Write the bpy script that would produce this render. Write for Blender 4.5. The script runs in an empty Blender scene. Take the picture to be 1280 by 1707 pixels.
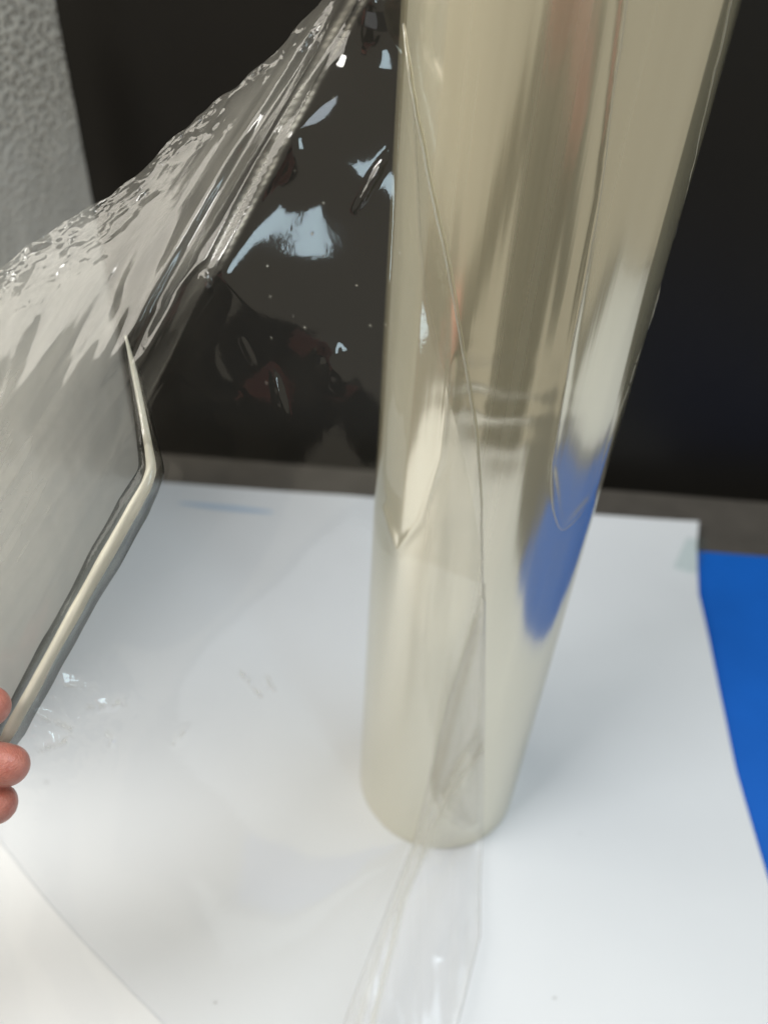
import bpy, bmesh, math, random
import numpy as np
from mathutils import Vector, Matrix

# ------------------------------------------------------------------ camera
scn = bpy.context.scene
FPX, CAM_H = 1282.0, 0.50            # focal length in photo pixels, camera height in metres
PITCH, ROLL = math.radians(39.36), math.radians(3.6)
fwd = np.array([0, math.cos(PITCH), -math.sin(PITCH)])
_r0 = np.array([1.0, 0, 0]); _u0 = np.array([0, math.sin(PITCH), math.cos(PITCH)])
right = _r0 * math.cos(ROLL) + _u0 * math.sin(ROLL)
up = -_r0 * math.sin(ROLL) + _u0 * math.cos(ROLL)
CAM = np.array([0, 0, CAM_H])
cd = bpy.data.cameras.new('camera'); cam = bpy.data.objects.new('camera', cd)
scn.collection.objects.link(cam); scn.camera = cam
M = Matrix.Identity(4)
for i in range(3):
    M[i][0], M[i][1], M[i][2], M[i][3] = right[i], up[i], -fwd[i], CAM[i]
cam.matrix_world = M
cd.sensor_fit = 'VERTICAL'; cd.sensor_height = 36; cd.sensor_width = 27
cd.lens = FPX / 1707 * 36
cd.clip_start = 0.01; cd.clip_end = 100
cd.dof.use_dof = True; cd.dof.focus_distance = 0.268; cd.dof.aperture_fstop = 6.0

# ------------------------------------------------------------------ world and lamps
w = bpy.data.worlds.new('World'); scn.world = w; w.use_nodes = True
w.node_tree.nodes['Background'].inputs[0].default_value = (0.50, 0.455, 0.36, 1)
w.node_tree.nodes['Background'].inputs[1].default_value = 0.78

def area(name, loc, target, sx, sy, power, col):
    l = bpy.data.lights.new(name, 'AREA'); l.shape = 'RECTANGLE'; l.size = sx; l.size_y = sy
    l.energy = power; l.color = col
    o = bpy.data.objects.new(name, l); scn.collection.objects.link(o); o.location = loc
    d = Vector(target) - Vector(loc)
    o.rotation_euler = d.to_track_quat('-Z', 'Y').to_euler()
    return o
area('ceiling_lamp', (0.60, 0.45, 1.75), (0.0, 0.45, 0), 0.9, 0.7, 10.5, (0.78, 0.90, 1.0))
area('warm_lamp', (-1.02, 0.55, 1.08), (-0.07, 0.28, 0.41), 1.5, 1.2, 26, (1.0, 0.95, 0.85))
area('led_panel', (-0.56, -0.14, 1.56), (-0.05, 0.28, 0.41), 0.40, 0.40, 10.5, (1.0, 0.975, 0.93))
area('window_lamp', (0.625, -0.675, 0.95), (-0.03, 0.26, 0.42), 0.15, 0.66, 2.3, (0.70, 0.90, 1.0))

scn.view_settings.view_transform = 'Standard'; scn.view_settings.look = 'None'
scn.view_settings.exposure = 0; scn.view_settings.gamma = 1
scn.view_settings.use_curve_mapping = False
scn.cycles.transparent_max_bounces = 32; scn.cycles.max_bounces = 14
scn.cycles.glossy_bounces = 6; scn.cycles.transmission_bounces = 10
scn.cycles.use_denoising = True
scn.cycles.sample_clamp_indirect = 6

# ------------------------------------------------------------------ helpers
rng = np.random.default_rng(7)
def ray(px, py):
    px = np.asarray(px, float)[..., None]; py = np.asarray(py, float)[..., None]
    return fwd + right * (px - 640) / FPX - up * (py - 853.5) / FPX
def at(px, py, dep):                     # photo pixel + axial depth -> world point(s)
    return CAM + ray(px, py) * np.asarray(dep, float)[..., None]
def ground(px, py, z=0.0):
    v = ray(px, py); return CAM + v * ((CAM_H - z) / -v[..., 2])[..., None]
def gdepth(px, py, z=0.0):
    return (CAM_H - z) / -ray(px, py)[..., 2]
def project(P):
    q = P - CAM; dz = q @ fwd
    return 640 + FPX * (q @ right) / dz, 853.5 - FPX * (q @ up) / dz, dz

RC, RR, RH = np.array([0.0499, 0.3114]), 0.0551, 0.50     # film roll: centre, radius, height
def roll_depth(px, py, far=False):
    v = ray(px, py); a = v[..., 0]**2 + v[..., 1]**2
    b = v[..., 0] * RC[0] + v[..., 1] * RC[1]; c = RC @ RC - RR**2
    disc = b * b - a * c; return np.where(disc >= 0, (b - np.sqrt(np.maximum(disc, 0))) / a, 9.0 if far else b / a)

_tab = rng.random((256, 256))
def vnoise(x, y):
    xi = np.floor(x).astype(int); yi = np.floor(y).astype(int); fx = x - xi; fy = y - yi
    fx = fx * fx * fx * (fx * (fx * 6 - 15) + 10); fy = fy * fy * fy * (fy * (fy * 6 - 15) + 10)
    g = lambda i, j: _tab[i % 256, j % 256]
    return ((g(xi, yi) * (1 - fx) + g(xi + 1, yi) * fx) * (1 - fy) + (g(xi, yi + 1) * (1 - fx) + g(xi + 1, yi + 1) * fx) * fy) * 2 - 1
def fbm(x, y, o=4):
    s = 0; a = 1; t = 0
    for k in range(o):
        s = s + a * vnoise(x + 17.3 * k, y + 9.1 * k); t += a; a *= .5; x = x * 2.03; y = y * 2.03
    return s / t
def ridged(x, y, o=3):
    s = 0; a = 1; t = 0
    for k in range(o):
        s = s + a * (1 - np.abs(vnoise(x + 31.7 * k, y + 5.9 * k))); t += a; a *= .55; x = x * 2.1; y = y * 2.1
    return s / t
def seg_dist(px, py, poly):              # distance to a polyline and position along it, all in photo pixels
    best = np.full(np.shape(px), 1e9); along = np.zeros(np.shape(px)); side = np.zeros(np.shape(px)); acc = 0
    for (x0, y0), (x1, y1) in zip(poly[:-1], poly[1:]):
        dx, dy = x1 - x0, y1 - y0; L = math.hypot(dx, dy)
        t = np.clip(((px - x0) * dx + (py - y0) * dy) / L**2, 0, 1)
        dd = np.hypot(px - x0 - t * dx, py - y0 - t * dy); m = dd < best
        best = np.where(m, dd, best); along = np.where(m, acc + t * L, along)
        side = np.where(m, np.sign((px - x0) * dy - (py - y0) * dx), side); acc += L
    return best, along, side
def crumple(x, y, n=7, seed=1):           # sharp, flat-faceted creases
    r_ = np.random.default_rng(seed); out = 0
    wx = x + .55 * vnoise(x * .8 + 3, y * .8); wy = y + .55 * vnoise(x * .8, y * .8 + 7)
    for k in range(n):
        a_ = r_.uniform(0, math.pi); f_ = r_.uniform(.35, 1.1); t_ = (wx * math.cos(a_) + wy * math.sin(a_)) * f_ + r_.uniform(0, 9)
        out = out + np.abs((t_ % 2) - 1) / f_ * np.clip(.6 + vnoise(x * .35 + k * 5, y * .35 + k * 3), 0, 1.4)
    return out / n - .6
sstep = lambda a, b, x: (lambda t: t * t * (3 - 2 * t))(np.clip((x - a) / (b - a), 0, 1))
def rbf(pts, x, y, lam=1e-3):
    P = np.array(pts, float); X = P[:, :2] / 500; n = len(P)
    k = lambda r: np.where(r > 0, r * r * np.log(r + 1e-12), 0)
    A = np.zeros((n + 3, n + 3)); A[:n, :n] = k(np.hypot(X[:, None, 0] - X[None, :, 0], X[:, None, 1] - X[None, :, 1])) + lam * np.eye(n)
    A[:n, n] = 1; A[:n, n + 1:] = X; A[n, :n] = 1; A[n + 1:, :n] = X.T
    c = np.linalg.solve(A, np.r_[P[:, 2], 0, 0, 0])
    out = c[n] + c[n + 1] * x / 500 + c[n + 2] * y / 500
    for i in range(n):
        out = out + c[i] * k(np.hypot(x / 500 - X[i, 0], y / 500 - X[i, 1]))
    return out

def mesh_obj(name, verts, faces, mat, parent=None, smooth=True):
    me = bpy.data.meshes.new(name); me.from_pydata([tuple(v) for v in verts], [], faces); me.update()
    if smooth: me.shade_smooth()
    me.materials.append(mat)
    o = bpy.data.objects.new(name, me); scn.collection.objects.link(o)
    if parent: o.parent = parent
    return o
def grid_faces(nr, nc, wrap=False):
    f = []
    for i in range(nr - 1):
        for j in range(nc - (0 if wrap else 1)):
            k = (j + 1) % nc
            f.append((i * nc + j, i * nc + k, (i + 1) * nc + k, (i + 1) * nc + j))
    return f
def tag(o, label=None, cat=None, group=None, kind=None):
    for k, v in (('label', label), ('category', cat), ('group', group), ('kind', kind)):
        if v: o[k] = v
    return o
def empty(name, loc):
    o = bpy.data.objects.new(name, None); scn.collection.objects.link(o); o.location = loc
    bpy.context.view_layer.update(); return o
def child(o, root):
    o.parent = root; o.matrix_parent_inverse = Matrix.Translation(root.location).inverted(); return o
def polyline(pts, n):
    P = np.array(pts, float); s = np.r_[0, np.cumsum(np.linalg.norm(np.diff(P, axis=0), axis=1))]
    t = np.linspace(0, s[-1], n); Q = np.stack([np.interp(t, s, P[:, i]) for i in range(P.shape[1])], 1)
    for _ in range(max(2, n // 40)):
        Q[1:-1] = (Q[:-2] + 2 * Q[1:-1] + Q[2:]) / 4
    return Q
def tube(name, path, rad, mat, seg=14, wob=0.0, seed=0):
    path = np.asarray(path); n = len(path); rad = np.broadcast_to(rad, (n,))
    T = np.gradient(path, axis=0); T /= np.linalg.norm(T, axis=1)[:, None]
    V = []; ref = np.array([0.1, 0.2, 1.0])
    for i in range(n):
        a = np.cross(T[i], ref); a /= np.linalg.norm(a); b = np.cross(T[i], a)
        for j in range(seg):
            t = 2 * math.pi * j / seg
            rr = rad[i] * (1 + wob * float(fbm(np.array(2.2 * math.cos(t) + seed + i * .05), np.array(2.2 * math.sin(t) + 3 + i * .02), 2)))
            V.append(path[i] + rr * (math.cos(t) * a + math.sin(t) * b))
    F = grid_faces(n, seg, True) + [tuple(range(seg))[::-1], tuple((n - 1) * seg + j for j in range(seg))]
    return mesh_obj(name, V, F, mat)

# ------------------------------------------------------------------ materials
class NT:
    def __init__(s, name):
        s.m = bpy.data.materials.new(name); s.m.use_nodes = True; s.t = s.m.node_tree; s.t.nodes.clear()
        s.out = s.n('ShaderNodeOutputMaterial')
    def n(s, typ, **kw):
        x = s.t.nodes.new(typ)
        for k, v in kw.items():
            if k.startswith('i_'): x.inputs[k[2:].replace('_', ' ')].default_value = v
            else: setattr(x, k, v)
        return x
    def l(s, a, b): s.t.links.new(a, b)
    def math(s, op, a, b=None, clamp=False):
        x = s.n('ShaderNodeMath', operation=op); x.use_clamp = clamp
        for i, v in enumerate((a, b)):
            if v is None: continue
            if isinstance(v, (int, float)): x.inputs[i].default_value = v
            else: s.l(v, x.inputs[i])
        return x.outputs[0]
    def noise(s, scale, detail=4, mapping=None, rough=.5):
        tc = s.n('ShaderNodeTexCoord'); mp = s.n('ShaderNodeMapping'); s.l(tc.outputs['Object'], mp.inputs[0])
        if mapping: mp.inputs['Scale'].default_value = mapping
        x = s.n('ShaderNodeTexNoise'); x.inputs['Scale'].default_value = scale; x.inputs['Detail'].default_value = detail
        x.inputs['Roughness'].default_value = rough
        s.l(mp.outputs[0], x.inputs['Vector']); return x.outputs[0]
    def ramp(s, fac, stops):
        x = s.n('ShaderNodeValToRGB'); s.l(fac, x.inputs[0]); e = x.color_ramp.elements
        while len(e) < len(stops): e.new(0.5)
        for k, (p, c) in enumerate(stops): e[k].position = p; e[k].color = (*c, 1)
        return x.outputs[0]
    def schlick(s, f0, normal=None):          # two-sided Fresnel reflectance of a thin film
        g = s.n('ShaderNodeNewGeometry'); d = s.n('ShaderNodeVectorMath', operation='DOT_PRODUCT')
        s.l(g.outputs['Incoming'], d.inputs[0]); s.l(normal or g.outputs['Normal'], d.inputs[1])
        c = s.math('SUBTRACT', 1.0, s.math('ABSOLUTE', d.outputs['Value']), True)
        return s.math('ADD', s.math('MULTIPLY', s.math('POWER', c, 5.0), 1 - f0), f0)
    def bump(s, h, strength, dist):
        x = s.n('ShaderNodeBump'); x.inputs['Strength'].default_value = strength; x.inputs['Distance'].default_value = dist
        s.l(h, x.inputs['Height']); return x.outputs[0]

def simple(name, col, rough, bump=None, var=0.0, spec=.5, scale=30, **kw):
    t = NT(name); b = t.n('ShaderNodeBsdfPrincipled'); t.l(b.outputs[0], t.out.inputs[0])
    b.inputs['Base Color'].default_value = (*col, 1); b.inputs['Roughness'].default_value = rough
    b.inputs['Specular IOR Level'].default_value = spec
    if var:
        n = t.noise(scale, 5)
        c = t.ramp(n, [(.3, tuple(x * (1 - var) for x in col)), (.7, tuple(min(1, x * (1 + var)) for x in col))])
        t.l(c, b.inputs['Base Color'])
    if bump:
        t.l(t.bump(t.noise(bump[0], 4), bump[1], bump[2]), b.inputs['Normal'])
    for k, v in kw.items(): b.inputs[k.replace('_', ' ')].default_value = v
    return t.m

def film_material(name, rough, tint, gain=1.7, haze_attr=True, haze_base=0.008, bumpy=True, hazecol=(.80, .78, .70)):
    t = NT(name)
    tr = t.n('ShaderNodeBsdfTransparent'); tr.inputs[0].default_value = (*tint, 1)
    gl = t.n('ShaderNodeBsdfGlossy'); gl.inputs['Roughness'].default_value = rough; gl.inputs[0].default_value = (1, 1, 1, 1)
    fr = t.schlick(.045)
    if bumpy:
        bn = t.bump(t.noise(420, 3), .04, .0006); t.l(bn, gl.inputs['Normal'])
    m1 = t.n('ShaderNodeMixShader'); t.l(t.math('MULTIPLY', fr, gain, True), m1.inputs[0])
    t.l(tr.outputs[0], m1.inputs[1]); t.l(gl.outputs[0], m1.inputs[2])
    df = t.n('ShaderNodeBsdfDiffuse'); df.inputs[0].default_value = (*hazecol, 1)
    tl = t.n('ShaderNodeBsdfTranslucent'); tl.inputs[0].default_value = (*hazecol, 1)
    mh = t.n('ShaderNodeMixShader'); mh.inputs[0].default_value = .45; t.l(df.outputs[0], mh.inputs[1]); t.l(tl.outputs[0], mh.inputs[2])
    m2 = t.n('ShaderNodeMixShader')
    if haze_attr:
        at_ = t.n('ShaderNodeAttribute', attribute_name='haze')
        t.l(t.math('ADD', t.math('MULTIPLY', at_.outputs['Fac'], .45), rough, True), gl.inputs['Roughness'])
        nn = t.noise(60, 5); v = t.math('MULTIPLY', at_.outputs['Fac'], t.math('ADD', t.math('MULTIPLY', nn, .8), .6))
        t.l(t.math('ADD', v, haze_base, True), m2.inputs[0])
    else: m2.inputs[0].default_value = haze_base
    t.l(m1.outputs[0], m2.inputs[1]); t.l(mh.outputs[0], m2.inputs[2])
    t.l(m2.outputs[0], t.out.inputs[0]); return t.m

MAT = {}
MAT['paper'] = simple('paper_white', (.715, .745, .79), .6, bump=(55, .10, .002), var=.015, spec=.25, scale=9)
MAT['paper2'] = simple('paper_warm_white', (.81, .83, .86), .6, bump=(60, .08, .002), var=.015, spec=.25, scale=9)
MAT['blue'] = simple('blue_sheet', (.008, .125, .56), .5, bump=(40, .05, .002), var=.06, spec=.22, scale=14)
MAT['table'] = simple('table_top', (.080, .072, .063), .55, bump=(180, .1, .001), var=.15)
MAT['panel'] = simple('dark_panel', (.0105, .0095, .0080), .40, bump=(25, .03, .004), var=.2, spec=.20, scale=4)
MAT['tape'] = film_material('clear_tape', .2, (.94, .98, .97), haze_attr=False, haze_base=.03, hazecol=(.65, .80, .78))
MAT['ink'] = simple('blue_ink', (.46, .58, .74), .7)
MAT['speck'] = simple('speck_grey', (.12, .11, .10), .8)
MAT['card'] = simple('cardboard_core', (.42, .33, .22), .8, bump=(90, .2, .001), var=.1)
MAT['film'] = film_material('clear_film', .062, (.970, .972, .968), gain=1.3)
MAT['flap'] = film_material('clear_film_flap', .12, (.975, .975, .98), gain=.8, haze_attr=True, haze_base=.03)
MAT['edge'] = film_material('film_edge', .10, (.80, .80, .76), gain=3.0, haze_attr=False, haze_base=.28, hazecol=(.85, .83, .76))

MAT['flapedge'] = film_material('flap_edge', .15, (.80, .80, .81), gain=1.5, haze_attr=False, haze_base=.05)

# wound film: many clear layers act as a milky, straw-tinted mirror
t = NT('wound_film')
stre = t.noise(1.0, 5, (140, 140, 2.2), .6)
gl = t.n('ShaderNodeBsdfAnisotropic' if hasattr(bpy.types, 'ShaderNodeBsdfAnisotropicX') else 'ShaderNodeBsdfGlossy')
gl.inputs[0].default_value = (.90, .87, .76, 1); gl.inputs['Roughness'].default_value = .16
df = t.n('ShaderNodeBsdfDiffuse'); t.l(t.ramp(stre, [(.3, (.43, .395, .27)), (.7, (.54, .505, .36))]), df.inputs[0])
bn = t.bump(stre, .03, .004); t.l(bn, gl.inputs['Normal'])
fr = t.n('ShaderNodeFresnel'); fr.inputs[0].default_value = 1.5
mx = t.n('ShaderNodeMixShader'); t.l(t.math('ADD', t.math('MULTIPLY', fr.outputs[0], .5), .58, True), mx.inputs[0])
t.l(df.outputs[0], mx.inputs[1]); t.l(gl.outputs[0], mx.inputs[2])
g2 = t.n('ShaderNodeBsdfGlossy'); g2.inputs['Roughness'].default_value = .03
m2 = t.n('ShaderNodeMixShader'); t.l(t.math('MULTIPLY', fr.outputs[0], .6, True), m2.inputs[0]); t.l(mx.outputs[0], m2.inputs[1]); t.l(g2.outputs[0], m2.inputs[2])
t.l(m2.outputs[0], t.out.inputs[0]); MAT['roll'] = t.m

# bubbled grey skin of the standing board
t = NT('bubbled_grey'); b = t.n('ShaderNodeBsdfPrincipled'); t.l(b.outputs[0], t.out.inputs[0])
tc = t.n('ShaderNodeTexCoord'); vo = t.n('ShaderNodeTexVoronoi', voronoi_dimensions='2D'); vo.inputs['Scale'].default_value = 225
mp_ = t.n('ShaderNodeMapping'); mp_.inputs['Scale'].default_value = (1, .55, 1); t.l(tc.outputs['Object'], mp_.inputs[0]); sx_ = t.n('ShaderNodeSeparateXYZ'); cx_ = t.n('ShaderNodeCombineXYZ'); t.l(mp_.outputs[0], sx_.inputs[0]); t.l(sx_.outputs['Y'], cx_.inputs['X']); t.l(sx_.outputs['Z'], cx_.inputs['Y']); t.l(cx_.outputs[0], vo.inputs['Vector'])
pit = t.ramp(vo.outputs['Distance'], [(.14, (0, 0, 0)), (.32, (1, 1, 1))])
patch = t.noise(9, 3)
msk = t.ramp(patch, [(.34, (0, 0, 0)), (.52, (1, 1, 1))])
c = t.n('ShaderNodeMixRGB'); t.l(pit, c.inputs[0]); c.inputs[1].default_value = (.30, .275, .24, 1); c.inputs[2].default_value = (.72, .68, .60, 1)
c2 = t.n('ShaderNodeMixRGB'); zm = t.n('ShaderNodeMapRange'); t.l(sx_.outputs['Z'], zm.inputs[0]); zm.inputs[1].default_value = .24; zm.inputs[2].default_value = .38
t.l(t.math('MULTIPLY', msk, zm.outputs[0]), c2.inputs[0]); c2.inputs[1].default_value = (.70, .67, .61, 1); t.l(c.outputs[0], c2.inputs[2])
t.l(c2.outputs[0], b.inputs['Base Color']); b.inputs['Roughness'].default_value = .27; b.inputs['Metallic'].default_value = .20
t.l(t.bump(t.math('MULTIPLY', vo.outputs['Distance'], zm.outputs[0]), .8, .0026), b.inputs['Normal']); MAT['bubble'] = t.m

t = NT('skin'); b = t.n('ShaderNodeBsdfPrincipled'); t.l(b.outputs[0], t.out.inputs[0])
t.l(t.ramp(t.noise(170, 5), [(.3, (.46, .15, .112)), (.7, (.64, .27, .21))]), b.inputs['Base Color'])
b.inputs['Roughness'].default_value = .30; b.inputs['Coat Weight'].default_value = .3; b.inputs['Coat Roughness'].default_value = .15; b.inputs['Subsurface Weight'].default_value = .25
b.inputs['Subsurface Radius'].default_value = (.006, .002, .001); b.inputs['Subsurface Scale'].default_value = 1
t.l(t.bump(t.noise(700, 4, (1, 1, 3.5)), .55, .0010), b.inputs['Normal']); MAT['skin'] = t.m
MAT['nail'] = simple('finger_nail', (.74, .45, .38), .25)
# gathered rope of film: solid clear plastic
t = NT('gathered_film'); b = t.n('ShaderNodeBsdfPrincipled'); t.l(b.outputs[0], t.out.inputs[0])
b.inputs['Base Color'].default_value = (.93, .90, .81, 1); b.inputs['Transmission Weight'].default_value = .45
b.inputs['Roughness'].default_value = .28; b.inputs['IOR'].default_value = 1.47
t.l(t.bump(t.noise(500, 3), .15, .0008), b.inputs['Normal']); MAT['rope'] = t.m

# clear fold round the rope: layers seen edge-on absorb more
t = NT('film_sleeve'); fac = t.schlick(.05)
lw = t.n('ShaderNodeLayerWeight'); lw.inputs[0].default_value = .5
g = t.n('ShaderNodeNewGeometry'); dn = t.n('ShaderNodeVectorMath', operation='DOT_PRODUCT'); t.l(g.outputs['Incoming'], dn.inputs[0]); t.l(g.outputs['Normal'], dn.inputs[1])
cs = t.math('ABSOLUTE', dn.outputs['Value'])
tr = t.n('ShaderNodeBsdfTransparent'); t.l(t.ramp(cs, [(.0, (.38, .385, .39)), (.75, (.66, .67, .66)), (.93, (.97, .97, .95))]), tr.inputs[0])
gl = t.n('ShaderNodeBsdfGlossy'); gl.inputs['Roughness'].default_value = .06
t.l(t.bump(t.noise(500, 3), .12, .0008), gl.inputs['Normal'])
mx = t.n('ShaderNodeMixShader'); t.l(t.math('MULTIPLY', fac, .6), mx.inputs[0]); t.l(tr.outputs[0], mx.inputs[1]); t.l(gl.outputs[0], mx.inputs[2])
t.l(mx.outputs[0], t.out.inputs[0]); MAT['sleeve'] = t.m

# ------------------------------------------------------------------ the setting
def sheet(name, xs, ys, zf, mat, thick=0.0):
    X, Y = np.meshgrid(xs, ys); Z = zf(X, Y)
    return mesh_obj(name, np.stack([X, Y, Z], -1).reshape(-1, 3), grid_faces(len(ys), len(xs)), mat)
tb = mesh_obj('table', [(-1.2, -.25, -.006), (1.2, -.25, -.006), (1.2, .93, -.006), (-1.2, .93, -.006),
                        (-1.2, -.25, -.03), (1.2, -.25, -.03), (1.2, .93, -.03), (-1.2, .93, -.03)],
              [(0, 1, 2, 3), (7, 6, 5, 4), (0, 4, 5, 1), (1, 5, 6, 2), (2, 6, 7, 3), (3, 7, 4, 0)], MAT['table'], smooth=False)
tag(tb, kind='structure')

# dark backdrop panel standing behind the paper, slightly turned like the paper's back edge
a, b_ = (-1.15, .722), (1.15, .652)
PV = []
for z in (-.006, .95):
    for (x, y) in (a, b_, (b_[0], b_[1] + .03), (a[0], a[1] + .03)): PV.append((x, y, z))
bp = mesh_obj('backdrop', PV, [(0, 1, 5, 4), (1, 2, 6, 5), (2, 3, 7, 6), (3, 0, 4, 7), (4, 5, 6, 7), (3, 2, 1, 0)], MAT['panel'], smooth=False)
tag(bp, kind='structure')

# ------------------------------------------------------------------ blue sheet and papers
bc = [ground(1130, 912), ground(1300, 927)]
def blue_z(X, Y): return -.0035 + .0006 * fbm(X * 9, Y * 9, 3)
n = 40; V = []
back0, back1 = np.array([.02, .5905]), np.array([.56, .577])
for i in range(n):
    for j in range(n):
        u, v = j / (n - 1), i / (n - 1)
        p = (back0 * (1 - u) + back1 * u) * (1 - v) + (np.array([.10, .06]) * (1 - u) + np.array([.54, .02]) * u) * v
        V.append((p[0], p[1], float(blue_z(p[0:1], p[1:2])[0])))
bl = mesh_obj('blue_sheet', V, grid_faces(n, n), MAT['blue'])
tag(bl, 'flat bright blue plastic sheet lying partly under the white paper', 'sheet')

def paper_z(x, y):
    x = np.asarray(x, float); y = np.asarray(y, float)
    k = sstep(.05, .13, np.hypot(x - RC[0], y - RC[1]))
    return .0014 + k * (.0024 * (fbm(x * 6 + 3, y * 6 + 1, 2) + .35) + .0004 * fbm(x * 22, y * 22, 2)).clip(-.0010, .01)
edge_px = [(1163, 875), (1160, 915), (1162, 1000), (1190, 1130), (1225, 1290), (1280, 1480), (1345, 1707)]
E_ = np.array([ground(*q)[:2] for q in edge_px]); E_ = np.vstack([E_, [.235, -.19]])
E_ = E_[np.argsort(E_[:, 1])]
ny, nx = 150, 150; V = []
for i in range(ny):
    y = -.19 + (0.6325 + .19) * i / (ny - 1); v = i / (ny - 1)
    xr = np.interp(y - .012 * v, E_[:, 1], E_[:, 0]); xl = -.335
    for j in range(nx):
        u = j / (nx - 1); x = xl + (xr - xl) * u
        yy = y - v * max(0, (x + .2)) * .020
        z = float(paper_z(x, yy)) + .0016 * max(0, u - .93) / .07 * (1 + .5 * math.sin(y * 19))
        V.append((x, yy, max(z, .0002)))
pp = mesh_obj('paper_sheet', V, grid_faces(ny, nx), MAT['paper'])
tag(pp, 'large white paper sheet under the standing film roll, its edge over the blue sheet', 'paper')
def stroke(name, pts, wd, mat, z=.0045):
    P = polyline([ground(*q) for q in pts], 16); V = []
    for i, q in enumerate(P):
        k = math.sin(math.pi * (i + .4) / 16.0) ** .5
        V += [(q[0], q[1] - wd * k / 2, float(paper_z(q[0], q[1] - wd * k / 2)) + .0006), (q[0], q[1] + wd * k / 2, float(paper_z(q[0], q[1] + wd * k / 2)) + .0006)]
    return mesh_obj(name, V, grid_faces(16, 2), mat)
o = stroke('marker_stroke', [(300, 842), (380, 850), (455, 857)], .008, MAT['ink'], .0035); o.parent = pp
o['label'] = 'faint blue smear near the back edge of the paper'
for k, (x, y, L) in enumerate([(519, 1018, 4), (360, 1675, 5), (1262, 1474, 7), (922, 1668, 5), (966, 1392, 3), (80, 1307, 6)]):
    q = ground(x, y); s = L * .00019; zz = float(paper_z(q[0], q[1])) + .0005
    o = mesh_obj('speck', [(q[0] - s, q[1] - s * .35, zz), (q[0] + s, q[1] - s * .1, zz), (q[0] + s * .9, q[1] + s * .4, zz), (q[0] - s * .7, q[1] + s * .3, zz)], [(0, 1, 2, 3)], MAT['speck'], smooth=False)
    o.parent = pp

V = [(x, y, float(paper_z(x, y)) - .002) for y in np.linspace(-.1, .6, 30) for x in np.linspace(.585, 1.15, 30)]
p3 = mesh_obj('paper_sheet', V, grid_faces(30, 30), MAT['paper2'])
tag(p3, 'white paper on the far side of the blue sheet, seen mirrored in the roll', 'paper')
# second, warmer sheet on top at the lower left
A1, A2 = ground(0, 1403), ground(265, 1707)
dr = (A2 - A1) / np.linalg.norm(A2 - A1); nrm = np.array([dr[1], -dr[0], 0]) * 1.0
if nrm[0] > 0: nrm = -nrm
V = []; n = 50
for i in range(n):
    for j in range(n):
        s = -.16 + .50 * i / (n - 1); q = A1 + dr * s + nrm * (.30 * j / (n - 1)) 
        q = q + nrm * .0022 * math.sin(s * 22)
        V.append((q[0], q[1], float(paper_z(q[0], q[1])) + .0009 + .0012 * min(1, j / 14)))
p2 = mesh_obj('paper_sheet', V, grid_faces(n, n), MAT['paper2'])
tag(p2, 'smaller warm white paper lying on the large sheet, crossing it diagonally', 'paper')

# tape over the paper corner
q = [ground(1118, 955), ground(1140, 905), ground(1176, 905), ground(1160, 965)]
V = []
for i in range(8):
    for j in range(8):
        u, v = j / 7, i / 7
        p = (q[0] * (1 - u) + q[3] * u) * (1 - v) + (q[1] * (1 - u) + q[2] * u) * v
        V.append((p[0], p[1], float(paper_z(p[0], p[1])) + .0045 - .001 * u + .0005 * math.sin(i * 2.1 + j)))
tp = mesh_obj('tape_strip', V, grid_faces(8, 8), MAT['tape'])
tag(tp, 'short strip of clear tape on the back corner of the white paper', 'tape')

# ------------------------------------------------------------------ bubbled standing board on the left
P1, P2 = ground(245, 800), ground(-8, 1228)
dv = (P2 - P1) / np.linalg.norm(P2 - P1); nv = np.array([-dv[1], dv[0], 0])
if nv[0] < 0: nv = -nv                                 # face normal looks right
L, TH, HH = np.linalg.norm(P2 - P1) + .03, .02, .455
root = empty('bubbled_board', tuple(P1))
tag(root, 'upright grey board with a bubbled pitted skin behind the pulled film', 'board')
ny, nz = 120, 170; V = []
for i in range(nz):
    for j in range(ny):
        s = L * j / (ny - 1); z = .004 + HH * i / (nz - 1)
        e = .004 * (1 - min(1, min(s, L - s) / .006)) ** 2
        bmp = .0012 * float(fbm(np.array(s * 30), np.array(z * 30), 3))
        V.append(P1 + dv * s + nv * (bmp - e) + np.array([0, 0, z]))
child(mesh_obj('face', V, grid_faces(nz, ny), MAT['bubble']), root)
V = []
for z in (.004, .004 + HH):
    for (s, k) in ((.001, -.0045), (L - .001, -.0045), (L - .001, -TH), (.001, -TH)): V.append(P1 + dv * s + nv * k + np.array([0, 0, z]))
child(mesh_obj('backing', V, [(0, 1, 5, 4), (1, 2, 6, 5), (2, 3, 7, 6), (3, 0, 4, 7), (4, 5, 6, 7), (3, 2, 1, 0)], MAT['table'], smooth=False), root)

# ------------------------------------------------------------------ the film roll
roll = empty('film_roll', (RC[0], RC[1], .003))
tag(roll, 'tall upright roll of clear glossy stretch film with one layer pulled off', 'film roll')
nth, nz = 420, 260
TH_ = np.linspace(0, 2 * np.pi, nth, endpoint=False); ZZ = np.linspace(.0018, RH, nz)
T_, Z_ = np.meshgrid(TH_, ZZ)
cx, sx = np.cos(T_), np.sin(T_)
rad = RR + .00035 * fbm(cx * 2.2 + 5, sx * 2.2 + Z_ * 1.2, 3) + .00010 * fbm(cx * 9, sx * 9 + Z_ * 2.0 + 4, 3)
P0 = np.stack([RC[0] + RR * cx, RC[1] + RR * sx, Z_], -1)
px, py, _ = project(P0.reshape(-1, 3)); px = px.reshape(T_.shape); py = py.reshape(T_.shape)
front = ((P0[..., 0] - RC[0]) * (0 - RC[0]) + (P0[..., 1] - RC[1]) * (0 - RC[1])) > 0
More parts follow.
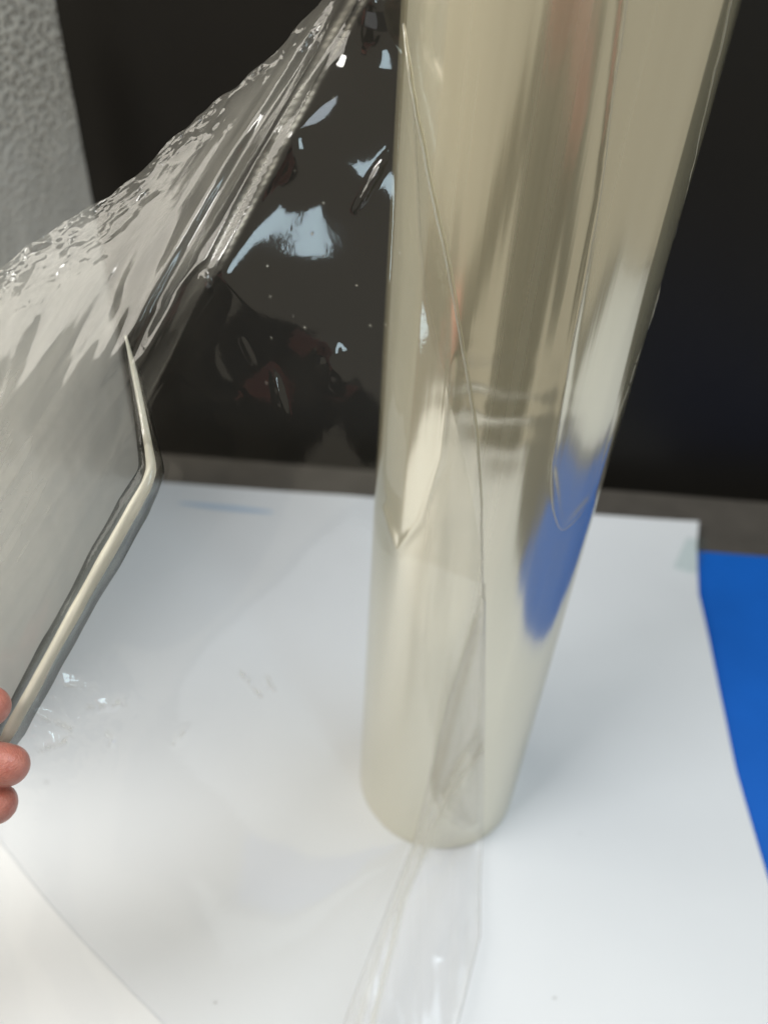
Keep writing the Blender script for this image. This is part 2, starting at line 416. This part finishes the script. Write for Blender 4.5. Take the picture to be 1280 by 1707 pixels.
# air pockets under the outer layer: raised tongues with a crisp rim
for poly in ([(1046, -40), (1000, 320), (955, 560), (918, 780), (935, 890), (985, 830), (1060, 620), (1130, 380), (1232, -20)],
             [(752, 600), (735, 760), (700, 870), (662, 918), (640, 850)]):
    dd, al, sd = seg_dist(px, py, poly)
    rad = rad + np.where(front, .00045 * np.exp(-(dd / 6.0) ** 2), 0)
# faint horizontal tension ripples
rip = np.exp(-((py - 660) / 90) ** 2) * np.exp(-((px - 830) / 80) ** 2)
rad = rad + np.where(front, .00013 * rip * np.sin(py / 9 + 2 * fbm(px / 60, py / 60, 2)), 0)
P = np.stack([RC[0] + rad * cx, RC[1] + rad * sx, Z_], -1).reshape(-1, 3)
child(mesh_obj('wound_film', P, grid_faces(nz, nth, True), MAT['roll']), roll)
ns = 96
for prof in (((RH, RR), (RH, .041)), ((.0018, .041), (.0018, RR - .0004))):
    V = []
    for z, r_ in prof:
        for j in range(ns):
            t_ = 2 * math.pi * j / ns; V.append((RC[0] + r_ * math.cos(t_), RC[1] + r_ * math.sin(t_), z))
    child(mesh_obj('end_face', V, grid_faces(2, ns, True), MAT['roll'], smooth=False), roll)
V = []
for z, r_ in ((.0017, .0405), (RH + .004, .0405), (RH + .004, .0370), (.0017, .0370), (.0017, .0405)):
    for j in range(ns):
        t_ = 2 * math.pi * j / ns; V.append((RC[0] + r_ * math.cos(t_), RC[1] + r_ * math.sin(t_), z))
child(mesh_obj('core_tube', V, grid_faces(5, ns, True), MAT['card']), roll)

# ------------------------------------------------------------------ the pulled sheet of film
RIGHT = [(664, -60), (668, 0), (686, 140), (705, 260), (722, 350), (745, 450), (765, 560), (790, 700), (802, 850), (800, 1020), (748, 1170), (712, 1310), (650, 1500), (545, 1780)]
LEFT = [(590, -60), (540, 0), (400, 140), (250, 270), (150, 350), (0, 440), (-90, 520), (-100, 700), (-100, 850), (-100, 1000), (-100, 1150), (-100, 1300), (-100, 1500), (-100, 1780)]
FOLD = [(660, -110), (602, 0), (480, 220), (362, 445), (232, 575), (120, 760), (0, 960)]
ctrl = [(670, -60, .243), (674, 60, .249)]
for (x, y) in [(700, 200), (745, 450), (785, 680), (800, 830), (803, 1000)]:
    ctrl.append((x, y, float(roll_depth(np.array(x), np.array(y))) - .0012))
ctrl += [(602, 0, .242), (480, 220, .2485), (362, 445, .256), (232, 575, .262), (540, 0, .264), (400, 140, .272), (250, 270, .281), (100, 375, .285), (0, 440, .287), (-90, 520, .290),
         (530, 330, .256), (630, 200, .2525), (560, 500, .2685), (600, 650, .282), (450, 600, .272), (450, 800, .292), (258, 790, .286), (20, 900, .288), (20, 1240, .292), (300, 1200, .330), (500, 1050, .335),
         (748, 1170, .41), (690, 1400, .45), (545, 1780, .385), (300, 1707, .34), (-100, 1780, .29), (-100, 1000, .288)]
NU, NV = 400, 720
ys = np.linspace(0, 1, NV) ** 1.45; k = np.linspace(0, 1, len(RIGHT))
seglen = np.r_[0, np.cumsum([math.dist(a_, b2) for a_, b2 in zip(RIGHT[:-1], RIGHT[1:])])]; k = seglen / seglen[-1]
Lx, Ly = np.interp(ys, k, [p[0] for p in LEFT]), np.interp(ys, k, [p[1] for p in LEFT])
Rx, Ry = np.interp(ys, k, [p[0] for p in RIGHT]), np.interp(ys, k, [p[1] for p in RIGHT])
jag = 7 * fbm(ys * 40, ys * 0 + 3, 3); Lx = Lx + jag; Ly = Ly + jag
us = np.linspace(0, 1, NU) ** 1.15
PX = Lx[:, None] * (1 - us) + Rx[:, None] * us; PY = Ly[:, None] * (1 - us) + Ry[:, None] * us
D = rbf(ctrl, PX, PY)
band = [(600, -70), (540, 0), (400, 140), (250, 270), (150, 350), (0, 440), (-110, 530)]
db, ab, _ = seg_dist(PX, PY, band)
df_, af, sf = seg_dist(PX, PY, FOLD)
LENF = 445 + 60
live = np.exp(-np.maximum(0, af - 640) / 120.0)            # the fold dies out towards the hand
D = D - .0085 * live * np.exp(-np.sqrt(df_**2 + 420) / 58)
vd = seg_dist(PX, PY, [(585, -20), (500, 115), (405, 260), (285, 465), (228, 580), (120, 740)])[0]
D = D + (.0022 * np.exp(-(vd / 11) ** 2) - .0012 * np.exp(-((vd - 20) / 9) ** 2)) * sstep(690, 520, PY)
D = D - .0012 * live * np.exp(-((df_ * sf + 24) / 7) ** 2)   # second fine ridge beside the first
rip = np.exp(-((df_ * sf + 6) / 15) ** 2) * sstep(640, 480, af) * (.5 + .8 * np.clip(fbm(af / 40, df_ * 0 + 2, 2) + .4, 0, 1))
D = D + .000032 * rip * np.sin((af + .75 * df_ * sf) / 2.6 + 1.5 * fbm(af / 30, df_ / 12, 2))
# region left of the fold: streaks along the pull, fanning creases
left_of = (sf < 0)
left_of = np.where(((PX - 480) * (445 - 220) - (PY - 220) * (362 - 480)) < 0, 1.0, 0.0)
inB = left_of * np.exp(-np.maximum(0, PY - 620) / 140)
inB = inB * (.12 + .88 * sstep(18, 60, df_))
ca, sa = math.cos(math.radians(-57)), math.sin(math.radians(-57))
U_ = PX * ca + PY * sa; W_ = -PX * sa + PY * ca
D = D + .0011 * inB * sstep(330, 430, PY + .3 * PX - 60) * fbm((PX + .32 * PY) / 42, PY / 260, 2) + .0007 * inB * fbm(U_ / 260, W_ / 30, 2) + .00010 * inB * fbm(U_ / 120 + 9, W_ / 9, 2)
# crumpled foil-like margin
bw = np.exp(-(db / (34 + 34 * sstep(320, 120, PX))) ** 2) * np.clip(.65 + .9 * fbm(ab / 60, db / 40, 2), .15, 1) * (.1 + .9 * sstep(14, 50, df_))
D = D + bw * (.0030 * (ridged(ab / 36, db / 22, 2) - .6) + .0034 * crumple(ab / 15, db / 9, 7, 3) + .0016 * crumple(ab / 6.5, db / 5, 6, 5))
# the rest: slow swells and small dents
clear = 1 - np.clip(inB + bw, 0, 1)
D = D + clear * .0009 * fbm(PX / 190 + 2, PY / 210 + 5, 2) * sstep(0, 60, Rx[:, None] - PX) + .000006 * fbm(PX / 28, PY / 28, 2)
whit = 0.0 * PX
for (x0, y0, x1, y1, amp, wd) in ((650, 250, 588, 362, .0020, 7), (352, 480, 335, 452, .0016, 6), (425, 610, 400, 560, .0004, 4), (455, 620, 478, 700, .0009, 6), (330, 700, 410, 660, .0005, 16),
                                  (330, 560, 250, 680, .0002, 4), (400, 1120, 435, 1160, .0012, 6), (445, 1130, 455, 1150, .0010, 8), (290, 1240, 315, 1212, .0012, 6),
                                  (95, 1140, 170, 1150, .0007, 5), (150, 1180, 210, 1170, .0014, 9), (180, 1220, 190, 1250, .0012, 8), (60, 1190, 120, 1215, .0012, 9), (120, 1230, 60, 1255, .001, 8), (560, 560, 540, 660, .0012, 22)):
    dd, al, sd = seg_dist(PX, PY, [(x0, y0), (x1, y1)])
    if y0 > 1100: whit = whit + .30 * np.exp(-(dd / (wd * .6)) ** 2) * np.clip(.5 + fbm(PX / 9, PY / 9, 2) * 1.2, 0, 1)  # bright glints on the wrinkles near the hand, painted as haze
    D = D - amp * np.exp(-(dd / wd) ** 2) * np.sin(np.pi * np.clip(al / math.hypot(x1 - x0, y1 - y0), .04, .96)) * (.9 + .2 * vnoise(PX / 14, PY / 14))
dh = np.hypot((PX - 110) / 1.4, PY - 1200)
D = D + .0011 * np.exp(-(dh / 75) ** 2) * (ridged(PX / 30, PY / 30, 2) - .6)
limb = 668 - .0523 * PY
D = D + .012 * sstep(limb + 6, limb + 60, PX) * sstep(1000, 480, PY)      # the sheet clings to the roll
D = np.minimum(D, roll_depth(PX, PY, True) - .0010)
P = at(PX, PY, D).reshape(-1, 3)
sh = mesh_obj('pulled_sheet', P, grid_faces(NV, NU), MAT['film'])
haze = .06 * bw + .15 * (1 - .75 * bw) * np.maximum(inB, .5 * np.exp(-(df_ / 30) ** 2) * live * left_of) * (1 - .4 * np.exp(-(db / 20)**2)) + .03 * np.exp(-(dh / 60) ** 2)
haze = haze + .26 * np.exp(-((PX + 10) / 125) ** 2) * np.exp(-((PY - 820) / 170) ** 2) + .05 * sstep(250, 150, PX) * np.exp(-((PY - 930) / 220) ** 2)  # soft white reflection of the paper at the left, painted as haze
for k_ in range(20):
    x_, y_, r_ = rng.uniform(430, 690), rng.uniform(150, 800), rng.uniform(1.2, 2.2)
    whit = whit + rng.uniform(.2, .7) * np.exp(-((PX - x_)**2 + (PY - y_)**2) / r_**2)
haze = haze + whit
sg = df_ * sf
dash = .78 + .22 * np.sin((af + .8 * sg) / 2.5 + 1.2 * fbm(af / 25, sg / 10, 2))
crest_shine = (.55 * np.exp(-((sg - 4) / 4.0) ** 2) + .36 * np.exp(-((sg + 15) / 5.5) ** 2)) * np.clip(dash, .1, 1) * sstep(700, 590, af) * np.clip(.75 + fbm(af / 45, sg * 0 + 6, 2), .3, 1)
haze = haze + crest_shine                                      # dashed double highlight of the fold, painted into the haze
streak = np.clip(fbm(U_ / 300 + 4, W_ / 10 + 8, 3), 0, 1)
haze = haze * (.75 + .5 * np.clip(.5 + fbm(U_ / 200, W_ / 9, 3), 0, 1))
haze = haze + .10 * streak * np.exp(-(seg_dist(PX, PY, [(330, 470), (200, 650), (20, 960)])[0] / 45) ** 2)
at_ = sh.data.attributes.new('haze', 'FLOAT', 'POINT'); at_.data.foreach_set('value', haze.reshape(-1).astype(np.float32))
sh['label'] = 'thin clear sheet pulled off the roll, its upper margin crumpled'
child(sh, roll)

# hanging double flap in front of the roll
FL = [(802, 1020), (748, 1170), (712, 1310), (690, 1400), (650, 1500), (545, 1780)]
FR = [(808, 1000), (806, 1200), (803, 1400), (800, 1480), (800, 1560), (745, 1780)]
NU2, NV2 = 90, 240
vs = np.linspace(0, 1, NV2); kk = np.linspace(0, 1, 6)
lx, ly = np.interp(vs, kk, [p[0] for p in FL]), np.interp(vs, kk, [p[1] for p in FL])
rx, ry = np.interp(vs, kk, [p[0] for p in FR]), np.interp(vs, kk, [p[1] for p in FR])
uu = np.linspace(0, 1, NU2); X2 = lx[:, None] * (1 - uu) + rx[:, None] * uu; Y2 = ly[:, None] * (1 - uu) + ry[:, None] * uu
fc = [(802, 1010, float(roll_depth(np.array(802), np.array(1010))) - .004), (748, 1170, .428), (690, 1400, .458), (545, 1780, .383)]
for (x, y) in ((808, 1000), (806, 1200), (803, 1380)): fc.append((x, y, float(roll_depth(np.array(x), np.array(y))) - .004))
for (x, y) in ((800, 1480), (800, 1560), (745, 1780)): fc.append((x, y, float(gdepth(np.array(x), np.array(y))) - .02))
base = rbf(fc, X2, Y2); base = np.minimum(base, roll_depth(X2, Y2, True) - .0065); base = np.minimum(base, gdepth(X2, Y2) - .010)
for layer, (off, nm) in enumerate(((0, 'hanging_flap'), (.005, 'hanging_flap'))):
    s1 = seg_dist(X2, Y2, [(812, 1235), (745, 1330), (672, 1500), (620, 1707)])[0]
    d2 = base + off * np.sin(np.pi * uu)[None, :] - .004 * (1 - 2 * layer) * np.exp(-np.sqrt(s1**2 + 30) / 28)
    d2 = d2 + .0010 * fbm(X2 / 40 + layer * 7, Y2 / 160, 3)
    s2 = seg_dist(X2, Y2, [(800, 1510), (765, 1570), (740, 1600)])[0]; d2 = d2 - .002 * np.exp(-(s2 / 14) ** 2)
    o = mesh_obj(nm, at(X2, Y2, d2).reshape(-1, 3), grid_faces(NV2, NU2), MAT['flap'])
    hz = .10 * np.exp(-(np.minimum(uu, 1 - uu)[None, :] / .06) ** 2) + .34 * np.exp(-(s1 / 5) ** 2) + .22 * np.exp(-(seg_dist(X2, Y2, [(795, 1050), (722, 1330), (640, 1560), (575, 1780)])[0] / 6) ** 2) + .10 * np.exp(-(seg_dist(X2, Y2, [(806, 1240), (775, 1300), (700, 1420)])[0] / 12) ** 2) + .05 * np.clip(fbm(X2 / 12, Y2 / 200, 2), 0, 1)
    a_ = o.data.attributes.new('haze', 'FLOAT', 'POINT'); a_.data.foreach_set('value', hz.reshape(-1).astype(np.float32))
    child(o, roll)
# peel line: the doubled free edge lying on the roll
pl = np.array([(672, 40), (690, 180), (712, 290), (745, 450), (768, 570), (790, 700), (801, 830), (806, 1000)])
q = polyline(pl, 120); q[:, 0] += 2.0 * fbm(q[:, 1] / 60, q[:, 1] * 0, 3)
dd = np.array([float(roll_depth(np.array(a_), np.array(b2))) - .0011 for a_, b2 in q])
child(tube('film_edge', at(q[:, 0], q[:, 1], dd), .00042, MAT['edge'], 8, .5), roll)

for pts_, r_ in (([(1046, -20), (1020, 170), (1000, 320), (975, 470), (955, 560), (935, 680), (918, 780), (922, 850), (935, 890), (960, 868), (985, 830), (1010, 745)], .00028),
                 ([(1222, -20), (1180, 165), (1128, 370), (1090, 515), (1040, 660), (1012, 740)], .00030)):
    q = polyline(pts_, 110); q[:, 0] += 2.5 * fbm(q[:, 1] / 70 + 3, q[:, 1] * 0, 3)
    dd = roll_depth(q[:, 0], q[:, 1]) - .0003
    child(tube('film_edge', at(q[:, 0], q[:, 1], dd), r_, MAT['edge'], 8, .5), roll)
j_ = np.linspace(0, NV2 - 1, 140).astype(int)
for col, r_ in ((NU2 - 1, .00030), (0, .00022)):
    child(tube('flap_edge', at(X2[j_, col], Y2[j_, col], base[j_, col] - .0005), r_, MAT['flapedge'], 8, .4), roll)
# gathered rope of film pinched by the fingers
rp = np.array([(2, 1246, .286), (60, 1140, .285), (130, 1012, .284), (205, 878, .282), (246, 806, .281), (254, 782, .281), (246, 735, .281), (236, 680, .283), (222, 610, .287), (210, 560, .291)])
q = polyline(rp, 130)
wobble = (1 + .10 * fbm(np.arange(130) / 22.0, np.zeros(130), 3)) * np.interp(np.arange(130), [0, 6, 78, 95, 118, 129], [.75, .95, 1.0, .70, .45, .20])
o = tube('gathered_edge', at(q[:, 0], q[:, 1], q[:, 2]), .0023 * wobble, MAT['rope'], 20, .18, 3)
o['label'] = 'film gathered into a thick cream rope between the fingers'; child(o, roll)
o = tube('fold_sleeve', at(q[:, 0], q[:, 1], q[:, 2]), .0056 * wobble, MAT['sleeve'], 28, .10, 8)
o['label'] = 'clear fold wrapped round the gathered rope'; child(o, roll)

# ------------------------------------------------------------------ the hand
def capsule(bm, a, b2, ra, rb, seg=14, rings=6):
    a, b2 = Vector(a), Vector(b2); ax = (b2 - a).normalized(); q = ax.to_track_quat('Z', 'Y')
    prof = [(-ra * math.cos(k * math.pi / 2 / rings), ra * math.sin(k * math.pi / 2 / rings)) for k in range(rings + 1)]
    Ln = (b2 - a).length
    prof += [(Ln + rb * math.sin(k * math.pi / 2 / rings), rb * math.cos(k * math.pi / 2 / rings)) for k in range(rings + 1)]
    ringsv = []
    for (z, r_) in prof:
        ringsv.append([bm.verts.new(a + q @ Vector((max(r_, 1e-5) * math.cos(2 * math.pi * j / seg), max(r_, 1e-5) * math.sin(2 * math.pi * j / seg), z))) for j in range(seg)])
    for r1, r2 in zip(ringsv[:-1], ringsv[1:]):
        for j in range(seg): bm.faces.new((r1[j], r1[(j + 1) % seg], r2[(j + 1) % seg], r2[j]))
    bm.faces.new(ringsv[0][::-1]); bm.faces.new(ringsv[-1])
def W3(x, y, dep): return tuple(at(float(x), float(y), float(dep)))
bm = bmesh.new()
fingers = [ # tip first, pixel + depth, radius
    [((14, 1276, .276), .0076), ((-70, 1262, .272), .0082), ((-180, 1230, .262), .0090), ((-330, 1240, .262), .0098)],   # index
    [((-6, 1340, .280), .0076), ((-90, 1345, .275), .0084), ((-200, 1330, .265), .0092), ((-350, 1320, .264), .0100)],   # middle
    [((-45, 1412, .285), .0072), ((-120, 1425, .279), .0080), ((-220, 1420, .269), .0088), ((-355, 1400, .268), .0096)], # ring
    [((-95, 1480, .290), .0062), ((-155, 1495, .284), .0068), ((-240, 1495, .275), .0074), ((-360, 1470, .272), .0084)], # little
    [((-18, 1178, .268), .0074), ((-85, 1165, .266), .0084), ((-200, 1180, .270), .0098), ((-380, 1260, .280), .0120)],  # thumb
]
for fgr in fingers:
    for (p, ra), (p2_, rb) in zip(fgr[:-1], fgr[1:]): capsule(bm, W3(*p2_), W3(*p), rb, ra)
for (p, ra), (p2_, rb) in [(((-330, 1240, .262), .0105), ((-560, 1300, .272), .014)), (((-350, 1320, .264), .011), ((-570, 1340, .272), .015)),
                           (((-355, 1400, .268), .011), ((-575, 1380, .274), .015)), (((-360, 1470, .272), .010), ((-570, 1410, .276), .014)),
                           (((-380, 1260, .280), .013), ((-560, 1330, .280), .016)), (((-560, 1350, .274), .021), ((-720, 1400, .285), .026))]:
    capsule(bm, W3(*p2_), W3(*p), rb, ra)

LW = Vector(W3(-560, 1350, .274)); LE = Vector((-.37, -.14, .13)); LS = Vector((-.185, -.40, .38))
capsule(bm, LE, LW, .040, .024)
bmr = bmesh.new()                                       # right hand round the phone
def cf(x, y, z): return Vector(CAM + right * x + up * y - fwd * z)      # offsets seen by the holder: right, up, back
ph_c = (-.034, -.055, .0105)
for k, yy in enumerate((-.035, -.058, -.081, -.102)):
    r_ = (.0078, .0082, .0078, .0068)[k]; x_in = (-.040, -.048, -.046, -.036)[k] + .03
    ch = [cf(.038, yy - .012, .040), cf(.020, yy, .008), cf(-.002, yy + .002, -.008), cf(x_in - .034, yy + .004, -.0085)]
    for a_, b2, ra, rb in zip(ch[:-1], ch[1:], (r_ + .003, r_ + .0015, r_ + .0005), (r_ + .0015, r_ + .0005, r_)): capsule(bmr, a_, b2, ra, rb)
    capsule(bmr, cf(.046, -.135, .085), ch[0], .016, r_ + .004)
ch = [cf(.040, -.12, .075), cf(.026, -.085, .045), cf(.004, -.070, .027), cf(-.018, -.060, .026)]
for a_, b2, ra, rb in zip(ch[:-1], ch[1:], (.015, .011, .0095), (.011, .0095, .008)): capsule(bmr, a_, b2, ra, rb)
RW = cf(.050, -.150, .100); RE = Vector((.30, -.26, .16)); RS = Vector((.185, -.40, .38))
capsule(bmr, RE, RW, .040, .024)
bmb = bmesh.new()                                       # rest of the body
for a_, b2, ra, rb in ((LS, LE, .050, .040), (RS, RE, .050, .040), ((0, -.42, .36), (0, -.41, .50), .062, .052), ((-.13, -.42, .36), (.13, -.42, .36), .065, .065),
                       ((-.09, -.42, .30), (-.07, -.42, .02), .105, .10), ((.09, -.42, .30), (.07, -.42, .02), .105, .10), ((-.09, -.43, -.05), (-.10, -.42, -.45), .09, .06), ((.09, -.43, -.05), (.10, -.42, -.45), .09, .06),
                       ((-.10, -.42, -.45), (-.10, -.44, -.84), .058, .040), ((.10, -.42, -.45), (.10, -.44, -.84), .058, .040), ((-.10, -.45, -.89), (-.11, -.30, -.90), .036, .032), ((.10, -.45, -.89), (.11, -.30, -.90), .036, .032),
                       ((0, -.42, .66), (0, -.41, .60), .083, .070), ((0, -.385, .585), (0, -.36, .545), .052, .036), ((0, -.345, .625), (0, -.322, .600), .010, .014),
                       ((-.018, -.335, .566), (.018, -.335, .566), .007, .007), ((-.080, -.415, .63), (-.082, -.415, .60), .014, .010), ((.080, -.415, .63), (.082, -.415, .60), .014, .010)):
    capsule(bmb, a_, b2, ra, rb, 18)
def remeshed(bm_, vox, it):
    me = bpy.data.meshes.new('tmp'); bm_.to_mesh(me); bm_.free()
    o = bpy.data.objects.new('tmp', me); scn.collection.objects.link(o)
    m = o.modifiers.new('r', 'REMESH'); m.mode = 'VOXEL'; m.voxel_size = vox; m.use_smooth_shade = True
    m = o.modifiers.new('s', 'SMOOTH'); m.iterations = it; m.factor = .5
    dg = bpy.context.evaluated_depsgraph_get(); r_ = bpy.data.meshes.new_from_object(o.evaluated_get(dg))
    bpy.data.objects.remove(o); return r_
bmj = bmesh.new()
for b_3, vox, it in ((bm, .0011, 6), (bmr, .0016, 5), (bmb, .006, 4)): bmj.from_mesh(remeshed(b_3, vox, it))
me = bpy.data.meshes.new('person'); bmj.to_mesh(me); bmj.free(); me.materials.append(MAT['skin']); me.shade_smooth()
person = bpy.data.objects.new('person', me); scn.collection.objects.link(person)
tag(person, 'pink fingers of a dark clothed person pinching the gathered rope of film', 'person')
MAT['shirt'] = simple('dark_shirt', (.050, .042, .027), .85, bump=(300, .3, .002), var=.2)
MAT['hair'] = simple('dark_hair', (.02, .015, .012), .5, bump=(200, .5, .003))
def garment(name, caps, mat, vox=.006):
    b_ = bmesh.new()
    for a_, b2, ra, rb in caps: capsule(b_, a_, b2, ra, rb, 18)
    g_ = remeshed(b_, vox, 4); g_.materials.clear(); g_.materials.append(mat)
    o = bpy.data.objects.new(name, g_); scn.collection.objects.link(o); o.parent = person; return o
mid = lambda a_, b2, t_: tuple(Vector(a_).lerp(Vector(b2), t_))
garment('shirt', [(LS, LE, .062, .052), (LE, mid(LE, LW, .55), .052, .044), (RS, RE, .062, .052), (RE, mid(RE, RW, .55), .052, .044), ((-.13, -.42, .36), (.13, -.42, .36), .077, .077),
                  ((-.09, -.42, .30), (-.08, -.42, -.02), .118, .113), ((.09, -.42, .30), (.08, -.42, -.02), .118, .113), ((0, -.42, .36), (0, -.42, .42), .085, .070)], MAT['shirt'])
garment('trousers', [((-.09, -.43, -.08), (-.10, -.42, -.45), .105, .075), ((.09, -.43, -.08), (.10, -.42, -.45), .105, .075), ((-.10, -.42, -.45), (-.10, -.44, -.82), .072, .055),
                     ((.10, -.42, -.45), (.10, -.44, -.82), .072, .055), ((-.06, -.42, -.06), (.06, -.42, -.06), .112, .112)], MAT['hair'])
garment('hair', [((0, -.445, .68), (0, -.46, .60), .084, .062), ((-.04, -.40, .715), (.04, -.40, .715), .045, .045)], MAT['hair'])
MAT['phone'] = simple('phone_body', (.02, .02, .022), .25)
pv = []
for z_ in (.004, .012):
    for k in range(32):
        t_ = 2 * math.pi * k / 32; sx_, sy_ = (1 if math.cos(t_) >= 0 else -1), (1 if math.sin(t_) >= 0 else -1)
        pv.append(tuple(cf(ph_c[0] + sx_ * .026 + .010 * math.cos(t_), ph_c[1] + sy_ * .064 + .010 * math.sin(t_), z_)))
ph = mesh_obj('phone', pv, [tuple(range(32)), tuple(range(63, 31, -1))] + [(k, 32 + k, 32 + (k + 1) % 32, (k + 1) % 32) for k in range(32)], MAT['phone'], smooth=False)
tag(ph, 'dark phone held up in the right hand to take the picture', 'phone')
